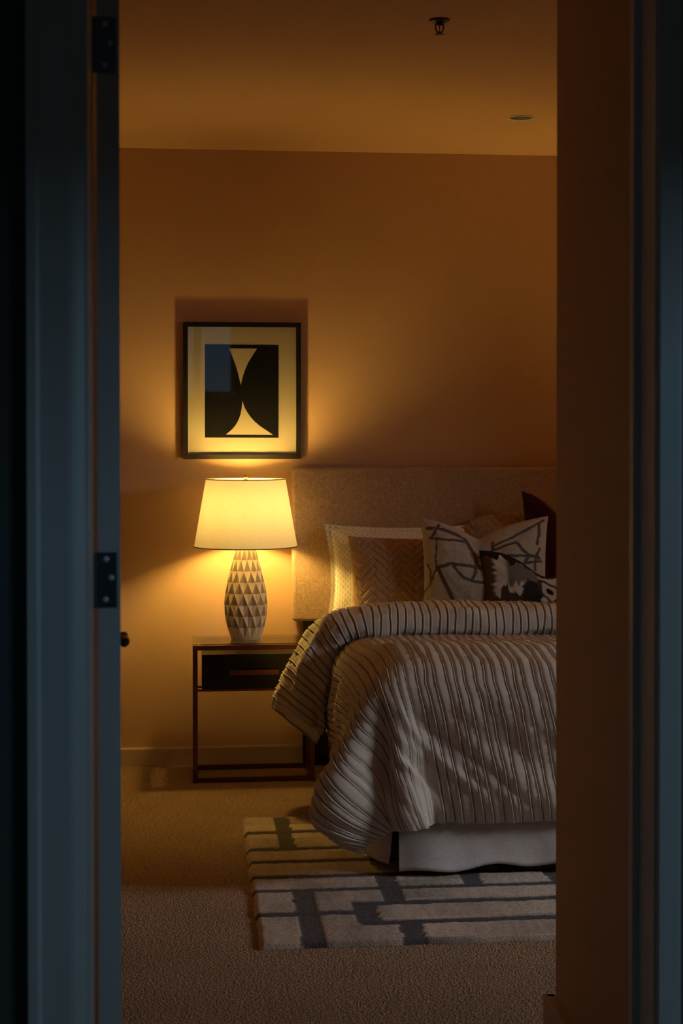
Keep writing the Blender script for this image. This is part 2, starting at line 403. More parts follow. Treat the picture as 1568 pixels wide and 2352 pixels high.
for zc in (1.2095, .25, 2.150):
    hg = dchild('hinge', M['steel'], B().box(-.010, .029, -.0025, .0005, zc-.049, zc+.049, bev=.001))
    b = B().box(-.0135, -.0075, -.006, 0, zc-.049, zc+.049, bev=.002); dchild('hinge_knuckle', M['steel'], b, parent=hg)
    for dx, dz in ((.010, .037), (.019, .004), (.009, -.034)):
        s = B(); n = 16
        prof = [(0, -.0045), (.0035, -.0042), (.0055, -.0028), (.0055, -.001)]
        rings = [[s.bm.verts.new((dx+r*math.cos(2*PI*i/n), h, zc+dz+r*math.sin(2*PI*i/n))) for i in range(n)] for r, h in prof]
        for A, Q in zip(rings[:-1], rings[1:]):
            for i in range(n): s.bm.faces.new((A[i], A[(i+1) % n], Q[(i+1) % n], Q[i]))
        bmesh.ops.remove_doubles(s.bm, verts=s.bm.verts[:], dist=1e-5)
        dchild('screw', M['screw'], s, parent=hg, smooth=True)
door.rotation_euler = (0, 0, ANG)

# ------------------------------------------------------------ ceiling fittings
cx, cy = 1.3045, 6.76
dl = empty('recessed_downlight', (cx, cy, H), 'small round recessed downlight, unlit, with a shiny reflector in the bedroom ceiling', 'ceiling light')
b = B().lathe([(.044, H+.001), (.053, H+.0005), (.0535, H-.003), (.050, H-.005), (.045, H-.003), (.0435, H+.002)], cx, cy, 40, closed=True)
b.build('trim_ring', M['trim'], dl, True)
bm = bmesh.new(); n = 24; rings = []
for r, z in ((.0435, H+.001), (.042, H+.02), (.036, H+.05), (.030, H+.085)):
    rings.append([bm.verts.new((cx+r*math.cos(2*PI*i/n), cy+r*math.sin(2*PI*i/n), z)) for i in range(n)])
for A, Q in zip(rings[:-1], rings[1:]):
    for i in range(n): bm.faces.new((A[i], A[(i+1) % n], Q[(i+1) % n], Q[i]))
me = bpy.data.meshes.new('reflector'); bm.to_mesh(me); bm.free(); link('reflector', me, M['chrome'], dl)
B().lathe([(0.0, H+.060), (.020, H+.062), (.030, H+.070), (.030, H+.086), (0, H+.087)], cx, cy, 24).build('lamp_capsule', M['bulbwhite'], dl, True)
sx, sy = .7511, 5.175
sp = empty('fire_sprinkler', (sx, sy, H), 'small pendent metal fire sprinkler head hanging from the ceiling', 'sprinkler')
B().lathe([(.0, H), (.031, H), (.031, H-.003), (.024, H-.007), (.012, H-.009), (0, H-.009)], sx, sy, 28).build('escutcheon', M['dark'], sp, True)
B().lathe([(0, H-.009), (.009, H-.009), (.009, H-.016), (.006, H-.018), (0, H-.018)], sx, sy, 12).build('body', M['dark'], sp, True)
b = B()
for s in (-1, 1):
    b.tube([(sx+s*.011, sy, H-.012), (sx+s*.012, sy, H-.020), (sx+s*.011, sy, H-.030), (sx+s*.006, sy, H-.037), (sx, sy, H-.039)], .0022, 6)
b.build('frame_arm', M['dark'], sp, True)
B().lathe([(0, H-.017), (.0014, H-.017), (.0014, H-.037), (0, H-.037)], sx, sy, 8).build('glass_bulb', mat('sprinkler_red', (.4, .02, .01), .2), sp, True)
b = B(); bm = b.bm; n = 24; ctr = bm.verts.new((sx, sy, H-.040)); rim = []
for i in range(n):
    r = .0145 if i % 2 else .009
    rim.append(bm.verts.new((sx+r*math.cos(2*PI*i/n), sy+r*math.sin(2*PI*i/n), H-.0415-(.0015 if i % 2 else 0))))
low = [bm.verts.new(v.co-Vector((0, 0, .0012))) for v in rim]; c2 = bm.verts.new((sx, sy, H-.0412))
for i in range(n):
    k = (i+1) % n
    bm.faces.new((ctr, rim[i], rim[k])); bm.faces.new((c2, low[k], low[i])); bm.faces.new((rim[i], low[i], low[k], rim[k]))
b.build('deflector', M['dark'], sp)

# ------------------------------------------------------------ framed picture
px0, px1, pz0, pz1 = -.018, .497, 1.3435, 1.9435; PYF = YB-.030
pic = empty('framed_picture', ((px0+px1)/2, YB-.015, pz0), 'black-framed abstract print of two black curves with cream mat on the wall above the lamp', 'picture')
fw = .021
for nm, q in (('frame_rail', [(px0, pz1), (px1, pz1), (px1-fw, pz1-fw), (px0+fw, pz1-fw)]), ('frame_rail', [(px0, pz0), (px1, pz0), (px1-fw, pz0+fw), (px0+fw, pz0+fw)]),
              ('frame_rail', [(px0, pz0), (px0, pz1), (px0+fw, pz1-fw), (px0+fw, pz0+fw)]), ('frame_rail', [(px1, pz0), (px1, pz1), (px1-fw, pz1-fw), (px1-fw, pz0+fw)])):
    o = B().prism(q, 'y', PYF, YB-.002).build(nm, M['frameblack'], pic)
def zp(u, v):  # picture-plane coordinates from a 0..1 layout
    return (px0+u*(px1-px0), pz1-v*(pz1-pz0))
B().box(px0+fw, px1-fw, PYF+.0135, PYF+.0155, pz0+fw, pz1-fw).build('mat_board', M['mat'], pic)
def U(x, y):  # layout measured on the picture: left 98..1425, top 195..1740
    s = (y-195)/1545.
    xl = 98-8*s; xr = 1425-12*s
    return zp((x-xl)/(xr-xl), (y-(190+15*(x-98)/1327.))/(1545-10*(x-98)/1327.))
def sheet(name, pts, y, m):
    return B().prism([U(*p) for p in pts], 'y', y, y+.0006).build(name, m, pic)
sheet('print', [(343, 443), (1172, 455), (1163, 1500), (335, 1492)], PYF+.0126, M['ink'])
def smooth_curve(pts, n=6):
    out = []
    for i in range(len(pts)-1):
        p0, p1, p2, p3 = pts[max(i-1, 0)], pts[i], pts[i+1], pts[min(i+2, len(pts)-1)]
        for k in range(n):
            t = k/n
            out.append(tuple(.5*((2*p1[a])+(-p0[a]+p2[a])*t+(2*p0[a]-5*p1[a]+4*p2[a]-p3[a])*t*t+(-p0[a]+3*p1[a]-3*p2[a]+p3[a])*t**3) for a in (0, 1)))
    return out+[pts[-1]]
r_ = smooth_curve([(928, 493), (865, 590), (820, 665), (780, 760), (757, 840), (742, 905)])
l_ = smooth_curve([(742, 905), (725, 830), (700, 730), (660, 610), (612, 490)])
sheet('print_shape', r_+l_[1:], PYF+.0118, M['mat'])
r_ = smooth_curve([(757, 1080), (787, 1165), (825, 1230), (880, 1300), (960, 1370), (1100, 1465)])
l_ = smooth_curve([(570, 1460), (655, 1385), (715, 1290), (745, 1190), (757, 1080)])
sheet('print_shape', r_+l_[:-1], PYF+.0118, M['mat'])
B().box(px0+fw-.003, px1-fw+.003, PYF+.006, PYF+.008, pz0+fw-.003, pz1-fw+.003).build('picture_glass', M['glass'], pic)

# ------------------------------------------------------------ nightstand
nx0, nx1, ny0, ny1, nz = .0215, .5300, 7.280, 7.575, .573
ns = empty('nightstand', ((nx0+nx1)/2, (ny0+ny1)/2, 0), 'open bronze metal nightstand with a glass top and one black drawer', 'nightstand')
T = .020
for x in (nx0, nx1-T):
    for y in (ny0, ny1-T):
        B().box(x, x+T, y, y+T, 0, nz-T, bev=.0012).build('leg', M['bronze'], ns)
for y in (ny0, ny1-T):
    B().box(nx0, nx1, y, y+T, nz-T, nz, bev=.0012).build('top_rail', M['bronze'], ns)
    B().box(nx0+T, nx1-T, y+.001, y+T-.001, .002, .021, bev=.0012).build('bottom_rail', M['bronze'], ns)
for x in (nx0, nx1-T):
    B().box(x+.001, x+T-.001, ny0+T, ny1-T, nz-T+.001, nz-.001).build('top_rail', M['bronze'], ns)
    B().box(x+.001, x+T-.001, ny0+T, ny1-T, .002, .020).build('bottom_rail', M['bronze'], ns)
B().box(nx0-.001, nx1+.001, ny0-.001, ny1+.001, nz+.0015, nz+.008, bev=.0012).build('glass_top', M['tableglass'], ns)
B().box(nx0+.03, nx1-.03, ny1-.045, ny1-.041, nz-.03, nz-.021).build('tray_lip', M['bronze'], ns)
# drawer held by cross bars
for y, z in ((ny0+.004, .381), (ny1-T, .356)):
    B().box(nx0+T, nx1-T, y, y+.014, z, z+.009).build('drawer_rail', M['bronze'], ns)
dr = B().box(nx0+.0375, nx1-.0375, ny0+.012, ny1-.03, .388, .5335, bev=.0015).build('drawer', M['blackwood'], ns)
B().box(.1735, .3786, ny0-.010, ny0-.001, .4495, .4710, bev=.0015).box(.20, .21, ny0-.002, ny0+.0125, .456, .465).box(.345, .355, ny0-.002, ny0+.0125, .456, .465).build('handle', M['copper'], dr)
B().lathe([(0, .378), (.006, .378), (.006, .3815), (0, .3815)], nx0+.07, ny0+.02, 12).build('bumper', M['dark'], ns)

# ------------------------------------------------------------ lamp
lx, ly, lz = .2465, 7.430, nz+.008
lamp = empty('table_lamp', (lx, ly, lz), 'lit table lamp with tapered linen shade and faceted ceramic base on the nightstand', 'lamp')
rowz = [lz+.0005, lz+.054, lz+.1025, lz+.1500, lz+.1975, lz+.2450, lz+.2925, lz+.340, lz+.385]
rowr = [.0620, .0800, .0895, .0925, .0880, .0790, .0670, .0545, .043]
bm = bmesh.new(); NF = 14; nodes = []
for j, (z, r) in enumerate(zip(rowz, rowr)):
    nodes.append([bm.verts.new((lx+r*math.cos(2*PI*(i+.5*(j % 2)+.15)/NF), ly+r*math.sin(2*PI*(i+.5*(j % 2)+.15)/NF), z)) for i in range(NF)])
for j in range(len(rowz)):
    z, r = rowz[j], rowr[j]
    for i in range(NF):
        a, c = nodes[j][i], nodes[j][(i+1) % NF]
        th = 2*PI*(i+.5+.5*(j % 2)+.15)/NF; rr = r*math.cos(PI/NF)*.87
        k = (i+(j % 2)) % NF
        if j < len(rowz)-1 and j > 0:
            m_ = bm.verts.new((lx+rr*math.cos(th), ly+rr*math.sin(th), z))
            t = nodes[j+1][k]; d = nodes[j-1][k]
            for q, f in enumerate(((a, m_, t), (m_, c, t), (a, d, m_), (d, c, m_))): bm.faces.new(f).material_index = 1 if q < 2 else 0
        elif j == 0: bm.faces.new((a, c, nodes[1][k]))
        else: bm.faces.new((a, nodes[j-1][k], c))
bm.faces.new(nodes[0][::-1]); bm.faces.new(nodes[-1])
bmesh.ops.recalc_face_normals(bm, faces=bm.faces[:])
me = bpy.data.meshes.new('base'); bm.to_mesh(me); bm.free(); link('base', me, [M['ceramic'], M['ceramic_shaded']], lamp)
B().lathe([(.0, lz+.384), (.012, lz+.384), (.012, lz+.425), (.018, lz+.428), (.018, lz+.475), (.013, lz+.480), (0, lz+.480)], lx, ly, 20).build('socket', M['brass'], lamp, True)
zs0, zs1 = .9745+.002, 1.2625
bz = 1.115
bb = B().lathe([(0.0, 1.062), (.014, 1.062), (.022, 1.070), (.026, 1.082), (.026, 1.110), (.026, 1.140), (.026, 1.170), (.023, 1.186), (.013, 1.196), (0, 1.199)], lx, ly, 20)
bb.build('bulb', M['bulb'], lamp, True)
# shade: an open tapered drum with rim tape top and bottom
r0, r1 = .2190, .1690
sa = np.linspace(0, 2*PI, 97)[:96]; sr = np.linspace(0, 1, 9)
sh = grid_mesh('shade', np.stack([np.stack([lx+(r0+(r1-r0)*t)*np.cos(sa), ly+(r0+(r1-r0)*t)*np.sin(sa), np.full(96, zs0+(zs1-zs0)*t)], -1) for t in sr], 0), M['shade'], lamp, wrap=True)
for r, z, in ((r0, zs0), (r1, zs1)):
    s = 1 if z == zs0 else -1
    B().lathe([(r+.0008, z-.0018), (r+.0008, z+.0018), (r-.0024, z+.0018), (r-.0024, z-.0018)], lx, ly, 96, closed=True).build('rim', M['rimtape'], sh, True)
b = B()
for k in range(3):
    a = 2*PI*k/3+.5; b.tube([(lx+.012*math.cos(a), ly+.012*math.sin(a), zs1-.012), (lx+(r1-.002)*math.cos(a), ly+(r1-.002)*math.sin(a), zs1-.003)], .0016, 6)
b.lathe([(.0, zs1-.014), (.013, zs1-.014), (.013, zs1-.010), (0, zs1-.010)], lx, ly, 16)
b.build('spider', M['brass'], sh)
b = B()
for s in (-1, 1):
    b.tube([(lx+s*.012, ly, lz+.43), (lx+s*.045, ly, lz+.46), (lx+s*.052, ly, lz+.55), (lx+s*.035, ly, lz+.62), (lx+s*.008, ly, zs1-.016)], .0015, 6)
b.build('harp', M['brass'], lamp, True)
B().lathe([(0, zs1-.010), (.004, zs1-.010), (.004, zs1-.004), (.0085, zs1-.003), (.0085, zs1+.015), (.006, zs1+.0175), (0, zs1+.018)], lx, ly, 18).build('finial', M['brass'], lamp, True)

# the matching pair on the far side of the bed, out of the frame behind the partition
def copy_tree(o, parent=None):
    c = o.copy(); C.objects.link(c); c.parent = parent
    for ch in [q for q in bpy.data.objects if q.parent == o]: copy_tree(ch, c)
    return c
ns2 = copy_tree(ns); ns2.location.x = 2.915-ns.location.x; tag(ns2, 'matching bronze nightstand at the far side of the bed, out of sight')
lamp2 = copy_tree(lamp); lamp2.location.x = 2.915-lamp.location.x; tag(lamp2, 'matching lit table lamp at the far side of the bed, out of sight')

# ------------------------------------------------------------ bed
bx0, bx1, by0, by1 = .680, 2.230, 5.70, 7.595
bed = empty('bed', ((bx0+bx1)/2, (by0+by1)/2, 0), 'double bed with a tan linen upholstered headboard against the back wall', 'bed')
def soft_box(name, x0, x1, y0, y1, z0, z1, r, m, parent, puff=.0):
    b = B().box(x0, x1, y0, y1, z0, z1)
    bmesh.ops.bevel(b.bm, geom=b.bm.edges[:], offset=r, segments=5, affect='EDGES', profile=.5)
    return b.build(name, m, parent, True)
soft_box('headboard', .4540, 2.46, YB-.097, YB-.020, .6350, 1.3060, .017, M['headboard'], bed)
b = B()
b.prism([(.4555, .6425), (2.4585, .6425), (2.4585, 1.2985), (.4555, 1.2985)], 'y', YB-.026, YB-.0225)
b.build('back_panel', M['headboard'], bed)
for x in (.503, 2.30):
    B().box(x, x+.11, YB-.075, YB-.03, 0, .65).build('headboard_leg', M['blackwood'], bed)
soft_box('mattress', bx0, bx1, by0, by1-.005, .335, .610, .05, M['mattress'], bed)
soft_box('box_spring', bx0+.005, bx1-.005, by0+.01, by1-.005, .145, .330, .015, M['white'], bed)
for x in (bx0+.12, bx1-.12):
    for y in (by0+.15, by1-.15):
        B().lathe([(.022, .018 if y < 7 else 0), (.030, .146)], x, y, 14).build('bed_leg', M['blackwood'], bed)
# skirt panels, hanging from the box spring
def skirt(path, ztop, zbot_fn, amp, name='bed_skirt', flare=0, nz_=26):
    pts = np.array(path, float); seg = np.r_[0, np.cumsum(np.hypot(*np.diff(pts, axis=0).T))]
    s = np.linspace(0, seg[-1], max(40, int(seg[-1]/.012)))
    X = np.interp(s, seg, pts[:, 0]); Y = np.interp(s, seg, pts[:, 1])
    for _ in range(4):
        X[1:-1] = (X[:-2]+2*X[1:-1]+X[2:])/4; Y[1:-1] = (Y[:-2]+2*Y[1:-1]+Y[2:])/4
    tx, ty = np.gradient(X), np.gradient(Y); l = np.hypot(tx, ty); nxn, nyn = ty/l, -tx/l
    t = np.linspace(0, 1, nz_)
    S, Tt = np.meshgrid(s, t, indexing='ij')
    zb = zbot_fn(S/seg[-1]); Z = ztop+(zb-ztop)*Tt
    off = Tt**1.3*(flare+amp*(np.sin(S*13+.8*np.sin(S*5))*.8+.5*vn(S*9, Tt*1.2+3)))+.0008*fbm(S*20, Tt*5)
    hem = .0022*sstep(.925, .945, Tt)
    P = np.stack([X[:, None]+nxn[:, None]*(off+hem), Y[:, None]+nyn[:, None]*(off+hem), Z], -1)
    Pb = P.copy(); Pb[..., 0] -= nxn[:, None]*.0018; Pb[..., 1] -= nyn[:, None]*.0018
    full = np.concatenate([P, Pb[:, ::-1]], 1)
    return grid_mesh(name, full, M['sheet'], bed, wrap=True)
skirt([(.690, 5.685), (.80, 5.675), (1.0, 5.680), (2.24, 5.680)], .335, lambda u: .0335+.012*sstep(.04, .25, u)+.006*np.sin(u*40), .010, flare=.072)
skirt([(.655, 7.58), (.650, 6.2), (.640, 5.95), (.625, 5.84), (.650, 5.75), (.683, 5.705)], .335, lambda u: .050+.02*np.sin(u*9)*(1-u)-.01*u, .012, flare=.035)
skirt([(2.25, 5.70), (2.25, 7.58)], .335, lambda u: .05+0*u, .01, flare=.02)

# ------------------------------------------------------------ duvet: pleated stripes that follow the cloth
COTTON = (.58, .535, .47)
STR = np.array([.0295, .0295, .0375])
def stripe_lines(a, b):
    xs = [a]; k = 0
    while xs[-1] < b: xs.append(xs[-1]+STR[k % 3]*(1+.06*(rng.random()-.5))); k += 1
    return np.array(xs)
def stripe_samples(lines):
    off = np.array([-.0085, -.0050, -.0032, -.0016, 0, .0014, .0030, .0046, .0075, .0140])
    s = np.concatenate([lines[:, None]+off[None]]).ravel(); return np.sort(s)
def stripe_height(s, t, lines):
    """narrow frayed tuck with a slit on one side"""
    wob = .0022*vn(t*9, np.round(s/.03)*0+3.3)+.0010*vn(t*40, 7.)
    idx = np.clip(np.searchsorted(lines, s), 1, len(lines)-1)
    near = np.where(np.abs(s-lines[idx-1]) < np.abs(s-lines[idx]), idx-1, idx)
    d = s-lines[near]
    fr = .5+.5*vn(t*150, near*13.7)
    frL = .5+.5*vn(t*14+5, near*7.1)
    ridge = (.0022+.0026*fr+.0014*frL)*np.exp(-((d+.0004)/.0017)**2)
    slit = -.0056*np.exp(-((d-.0040)/.0020)**2)
    tone = 1-.62*np.exp(-((d-.0040)/.0017)**2)+.14*np.exp(-((d+.0006)/.0018)**2)   # slit's shadow darkened into the cloth colour, pale frayed tuck
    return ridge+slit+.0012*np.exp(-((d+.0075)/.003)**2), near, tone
DZ = .700
ix0, ix1, iy0, iytop = .715, 2.215, 5.725, 7.00      # inner flat rectangle of the cloth
RHO = .155
LS, LF = .66, .607                                   # cloth beyond the inner rectangle, side and foot
# drape profile tables: h (outward) and v (down) against arc length r for a corner weight w
RN, WN = 400, 33
rr = np.linspace(0, 1.0, RN); hT = np.zeros((WN, RN)); vT = np.zeros((WN, RN))
for k in range(WN):
    wgt = k/(WN-1)
    amax = 91-33*wgt
    al = np.clip(rr/(RHO*PI/2), 0, 1)*amax
    rend = LF*(1+.27*wgt)
    al = al+sstep(rend-.13-.17*wgt, rend, rr)*(30+60*wgt)
    al = np.radians(al); dr_ = rr[1]-rr[0]
    hT[k] = np.concatenate([[0], np.cumsum(np.cos((al[1:]+al[:-1])/2))*dr_]); vT[k] = np.concatenate([[0], np.cumsum(np.sin((al[1:]+al[:-1])/2))*dr_])
def tab(Tb, wgt, r):
    a = np.clip(wgt, 0, 1)*(WN-1); i = np.minimum(a.astype(int), WN-2); fa = a-i
    q = np.clip(r, 0, .999)*(RN-1); j = np.minimum(q.astype(int), RN-2); fq = q-j
    return (Tb[i, j]*(1-fa)+Tb[i+1, j]*fa)*(1-fq)+(Tb[i, j+1]*(1-fa)+Tb[i+1, j+1]*fa)*fq
def drape(S, Tt):
    """S: cloth x coordinate, Tt: cloth y coordinate (both continue past the edges)"""
    a = np.where(S < ix0, ix0-S, np.where(S > ix1, S-ix1, 0)); sx_ = np.where(S < ix0, -1., 1.)
    bq = np.maximum(0, iy0-Tt)
    # superellipse radius keeps the cloth corner from reaching the floor
    p = 2.25
    r = (a**p+bq**p)**(1/p); r = np.where((a > 0) & (bq > 0), r, np.maximum(a, bq))
    phi = np.arctan2(bq, a+1e-9); phi = np.where((a <= 0), PI/2, phi); phi = np.where(bq <= 0, 0, phi)
    wgt = np.where((a > 0) & (bq > 0), np.sin(2*phi)**1.4, 0)
    h = tab(hT, wgt, r); v = tab(vT, wgt, r)
    deg = np.degrees(phi); ramp = sstep(.16, .5, r)
    valley = np.exp(-((deg-57)/8.5)**2); lobe = np.exp(-((deg-32)/15)**2); lobe2 = np.exp(-((deg-76)/8)**2)
    h = h+np.where(wgt > 0, ramp*(-.115*valley+.035*lobe+.015*lobe2), 0)
    bxp = np.clip(S, ix0, ix1); byp = np.maximum(Tt, iy0)
    X = bxp+sx_*h*np.cos(phi)*(a > 0); Y = byp-h*np.sin(phi)*(bq > 0)
    Z = DZ-v
    # loft: puffed at the foot, lower at the fold
    Z = Z+.030*np.exp(-((Tt-5.95)/.22)**2)*sstep(0, .3, S-ix0+.25)*np.exp(-(r/.2)**2)-.035*sstep(6.1, 6.7, Tt)*np.exp(-(r/.3)**2)
    # the cloth is pulled a little askew down the front
    X = X+.20*np.maximum(v-.05, 0)*(bq > 0)*sstep(35, 90, deg)
    return X, Y, Z, r, deg
def duvet_cover():
    lines = stripe_lines(ix0-LS+.012, ix1+.45)
    S1 = stripe_samples(lines); S1 = S1[(S1 > ix0-LS) & (S1 < ix1+.46)]
    T1 = np.concatenate([np.linspace(iytop, 6.62, 14)[:-1], np.linspace(6.62, iy0-LF, 250)])
    S, Tt = np.meshgrid(S1, T1, indexing='ij')
    X, Y, Z, r, deg = drape(S, Tt)
    P = np.stack([X, Y, Z], -1)
    N_ = normals(P); 
    flip = np.sign(N_[len(S1)//2, 5, 2]); N_ = N_*flip
    drop = sstep(.12, .40, r)
    # soft diagonal wrinkles on the drop, quieter on top
    u = (S*.70-Tt*.71); q = (S*.71+Tt*.70)
    wr = fbm(q*9+.6*vn(u*3, q*3), u*2.4, 3)
    wr2 = np.maximum(0, fbm(q*9+9, u*2.1+4, 2)); q3 = 1-.7*sstep(LF-.2, LF, r); wr = wr*q3; wr2 = wr2*q3
    disp = drop*(.018*wr+.018*wr2)+(1-drop)*(.006*fbm(S*5, Tt*5, 3))
    # gathers at the hem
    hemg = sstep(LF-.16, LF, r)
    disp += hemg*(.008*vn(S*12, 2.2+Tt*2)+.005*vn(S*30, 1.1))
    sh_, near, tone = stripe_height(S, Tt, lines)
    crinkle = .0004*vn(Tt*120, S*25)+.0005*vn(Tt*60, S*70)
    P = P+N_*(disp+sh_+crinkle)[..., None]
    P[..., 0] += .003*vn(Tt*7, near*3.1)+.0015*vn(Tt*22, near*5.7)
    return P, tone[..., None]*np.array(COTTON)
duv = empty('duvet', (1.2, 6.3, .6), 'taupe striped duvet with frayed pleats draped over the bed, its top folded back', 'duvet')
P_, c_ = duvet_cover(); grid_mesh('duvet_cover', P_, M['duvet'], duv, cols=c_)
# folded-back roll of the same cloth, swept across the bed and down the left side
OUT = [(2.45, .70), (2.25, .775), (1.80, .780), (1.4445, .780), (1.20, .781), (.965, .782), (.76, .779), (.655, .765), (.560, .738), (.50, .690), (.4526, .633), (.412, .567), (.380, .504), (.354, .437), (.334, .372)]
INN = [(2.36, .60), (2.20, .645), (1.80, .645), (1.4445, .645), (1.20, .648), (.965, .650), (.755, .652), (.690, .645), (.630, .610), (.592, .555), (.572, .495), (.562, .425), (.558, .350), (.548, .285), (.497, .236)]
def catmull(pts, n):
    pts = np.array(pts, float); m = len(pts); u = np.linspace(0, m-1, n); i = np.minimum(u.astype(int), m-2); t = (u-i)[:, None]
    p0 = pts[np.maximum(i-1, 0)]; p1 = pts[i]; p2 = pts[i+1]; p3 = pts[np.minimum(i+2, m-1)]
    return .5*((2*p1)+(-p0+p2)*t+(2*p0-5*p1+4*p2-p3)*t**2+(-p0+3*p1-3*p2+p3)*t**3)
def fold_roll():
    o = catmull(OUT, 1500); i_ = catmull(INN, 1500); c = (o+i_)/2
    arc = np.r_[0, np.cumsum(np.hypot(*np.diff(c, axis=0).T))]
    lines = stripe_lines(.02, arc[-1]-.012)
    ss = stripe_samples(lines); ss = ss[(ss > 0) & (ss < arc[-1])]; ss = np.r_[0, ss, arc[-1]]
    O = np.stack([np.interp(ss, arc, o[:, k]) for k in (0, 1)], -1); I = np.stack([np.interp(ss, arc, i_[:, k]) for k in (0, 1)], -1)
    cen = (O+I)/2; maj = (O-I)/2
    m = 120; th = np.linspace(0, 2*PI, m, endpoint=False)
    # superellipse: major axis from inner to outer edge, minor axis along Y
    e = .72; ct = np.sign(np.cos(th))*np.abs(np.cos(th))**e; st = np.sign(np.sin(th))*np.abs(np.sin(th))**e
    hang = sstep(arc[-1]-.62, arc[-1]-.25, ss)
    depth = .155-.035*hang; ycen = 6.885+.0*hang
    X = cen[:, 0][:, None]+maj[:, 0][:, None]*ct; Z = cen[:, 1][:, None]+maj[:, 1][:, None]*ct
    Y = ycen[:, None]+depth[:, None]*st*np.ones_like(ct)
    # the hem end is pinched flat
    endk = sstep(arc[-1]-.05, arc[-1], ss)[:, None]
    Y = ycen[:, None]+(Y-ycen[:, None])*(1-.45*endk)
    P = np.stack([X, Y, Z], -1); N_ = normals(P, True)
    k = len(ss)//2; j = int(np.argmax(P[k, :, 2]))
    N_ = N_*np.sign(N_[k, j, 2])
    Sg, Tg = np.meshgrid(ss, th*.16, indexing='ij')
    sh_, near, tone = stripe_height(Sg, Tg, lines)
    wr = .010*fbm(Sg*6, Tg*6, 3)*(1+.6*hang[:, None])+.010*hang[:, None]*vn(Sg*9+Tg*14, Tg*5)
    P = P+N_*(wr+sh_+.0005*vn(Tg*120, Sg*25))[..., None]
    P[..., 0] += .004*vn(Tg*11, near*3.1)
    # close the end
    last = P[-1]; cc = last.mean(0)
    extra = [cc+(last-cc)*f+np.array([.006, 0, -.006]) for f in (.96, .8, .4, .02)]
    P = np.concatenate([P, np.stack(extra)], 0)
    tone = np.concatenate([tone, np.ones((4, m))], 0)
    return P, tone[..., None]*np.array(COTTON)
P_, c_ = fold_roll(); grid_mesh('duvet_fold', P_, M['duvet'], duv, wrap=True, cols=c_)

# ------------------------------------------------------------ cushions and pillows
def cushion(name, w_, h_, T_, center, rx, rz, m, label, cat, n=120, pinch=.10, dent=0, dentw=.35, dentx=0, col=None, relief=None, group=None, flange=0, seed=0, wrk=.006, roundc=0, ry=0, flop=0, slump=0, sharp=False):
    g = np.linspace(-1, 1, n); g = np.sign(g)*np.abs(g)**.9
    Uu, V = np.meshgrid(g, g, indexing='ij')
    fl = 1-flange
    uu = np.clip(Uu/fl, -1, 1); vv = np.clip(V/fl, -1, 1)
    th = (np.clip(1-uu**2, 0, 1)*np.clip(1-vv**2, 0, 1))**.42
    X = w_/2*Uu*(1-pinch*(1-V**2)*Uu**2); Z = h_/2*V*(1-pinch*(1-Uu**2)*V**2)
    if roundc:
        k = (Uu**2*V**2)**1.5*roundc; X = X*(1-k); Z = Z*(1-k)
    vt = (V+1)/2
    de = dent*(np.exp(-np.sqrt((Uu-dentx)**2+.004)/(dentw*1.25)) if sharp else np.exp(-((Uu-dentx)/dentw)**2))*vt**2.2
    Z = Z-de
    th = th*(1-.45*np.exp(-((Uu-dentx)/(dentw*.8))**2)*vt**2*(dent > 0))
    Z = Z-slump*(Uu)*vt
    wrn = wrk*fbm(Uu*2.2+seed, V*2.2+seed*2, 4)*np.minimum(1, 2.5*(1-np.maximum(abs(Uu), abs(V))+.15))
    # pulled seams: folds radiating from the corners
    cr = sum(np.exp(-(np.hypot(Uu-a, V-b)/.55)**2)*np.sin(np.arctan2(V-b, Uu-a)*9+seed) for a in (-1, 1) for b in (-1, 1))
    wrn = wrn+wrk*.8*cr*np.minimum(1, 3*(1-np.maximum(abs(Uu), abs(V))))
    rel = relief(Uu*w_/2, V*h_/2) if relief is not None else 0*Uu
    yf = -(T_/2*th+wrn+rel*(th > .12))-.0015; yb = (T_/2*th+wrk*.5*fbm(Uu*2+9, V*2))+.0015
    if flop:  # top corners tip forward
        f = flop*np.maximum(0, V)**3*np.abs(Uu)**2; yf = yf-f; yb = yb-f
    front = np.stack([X, yf, Z], -1); back = np.stack([X, yb, Z], -1)
    m_ = n*n; idx = np.arange(m_).reshape(n, n)
    q = np.stack([idx[:-1, :-1], idx[1:, :-1], idx[1:, 1:], idx[:-1, 1:]], -1).reshape(-1, 4)
    faces = q.tolist()
    # back at lower resolution
    st = 4; ii = list(range(0, n-1, st))+[n-1]
    bi = {}; bv = []
    for a in ii:
        for b_ in ii: bi[(a, b_)] = m_+len(bv); bv.append(back[a, b_])
    for a0, a1 in zip(ii[:-1], ii[1:]):
        for b0, b1 in zip(ii[:-1], ii[1:]): faces.append([bi[(a0, b0)], bi[(a0, b1)], bi[(a1, b1)], bi[(a1, b0)]])
    # side band
    for a0, a1 in zip(ii[:-1], ii[1:]):
        faces.append([int(idx[k, 0]) for k in range(a1, a0-1, -1)]+[bi[(a0, 0)], bi[(a1, 0)]])
        faces.append([int(idx[k, n-1]) for k in range(a0, a1+1)]+[bi[(a1, n-1)], bi[(a0, n-1)]])
        faces.append([int(idx[0, k]) for k in range(a0, a1+1)]+[bi[(0, a1)], bi[(0, a0)]])
        faces.append([int(idx[n-1, k]) for k in range(a1, a0-1, -1)]+[bi[(n-1, a0)], bi[(n-1, a1)]])
    V3 = np.concatenate([front.reshape(-1, 3), np.array(bv)])
    me = bpy.data.meshes.new(name); me.from_pydata(V3.tolist(), [], faces)
    if col is not None:
        cfr = col(Uu*w_/2, V*h_/2); cb = np.array([cfr[a, b_] for a in ii for b_ in ii])
        set_cols(me, np.concatenate([cfr.reshape(-1, 3), cb]))
    o = link(name, me, m, None, True)
    o.location = center; o.rotation_euler = (rx, ry, rz)
    return tag(o, label, cat, group)
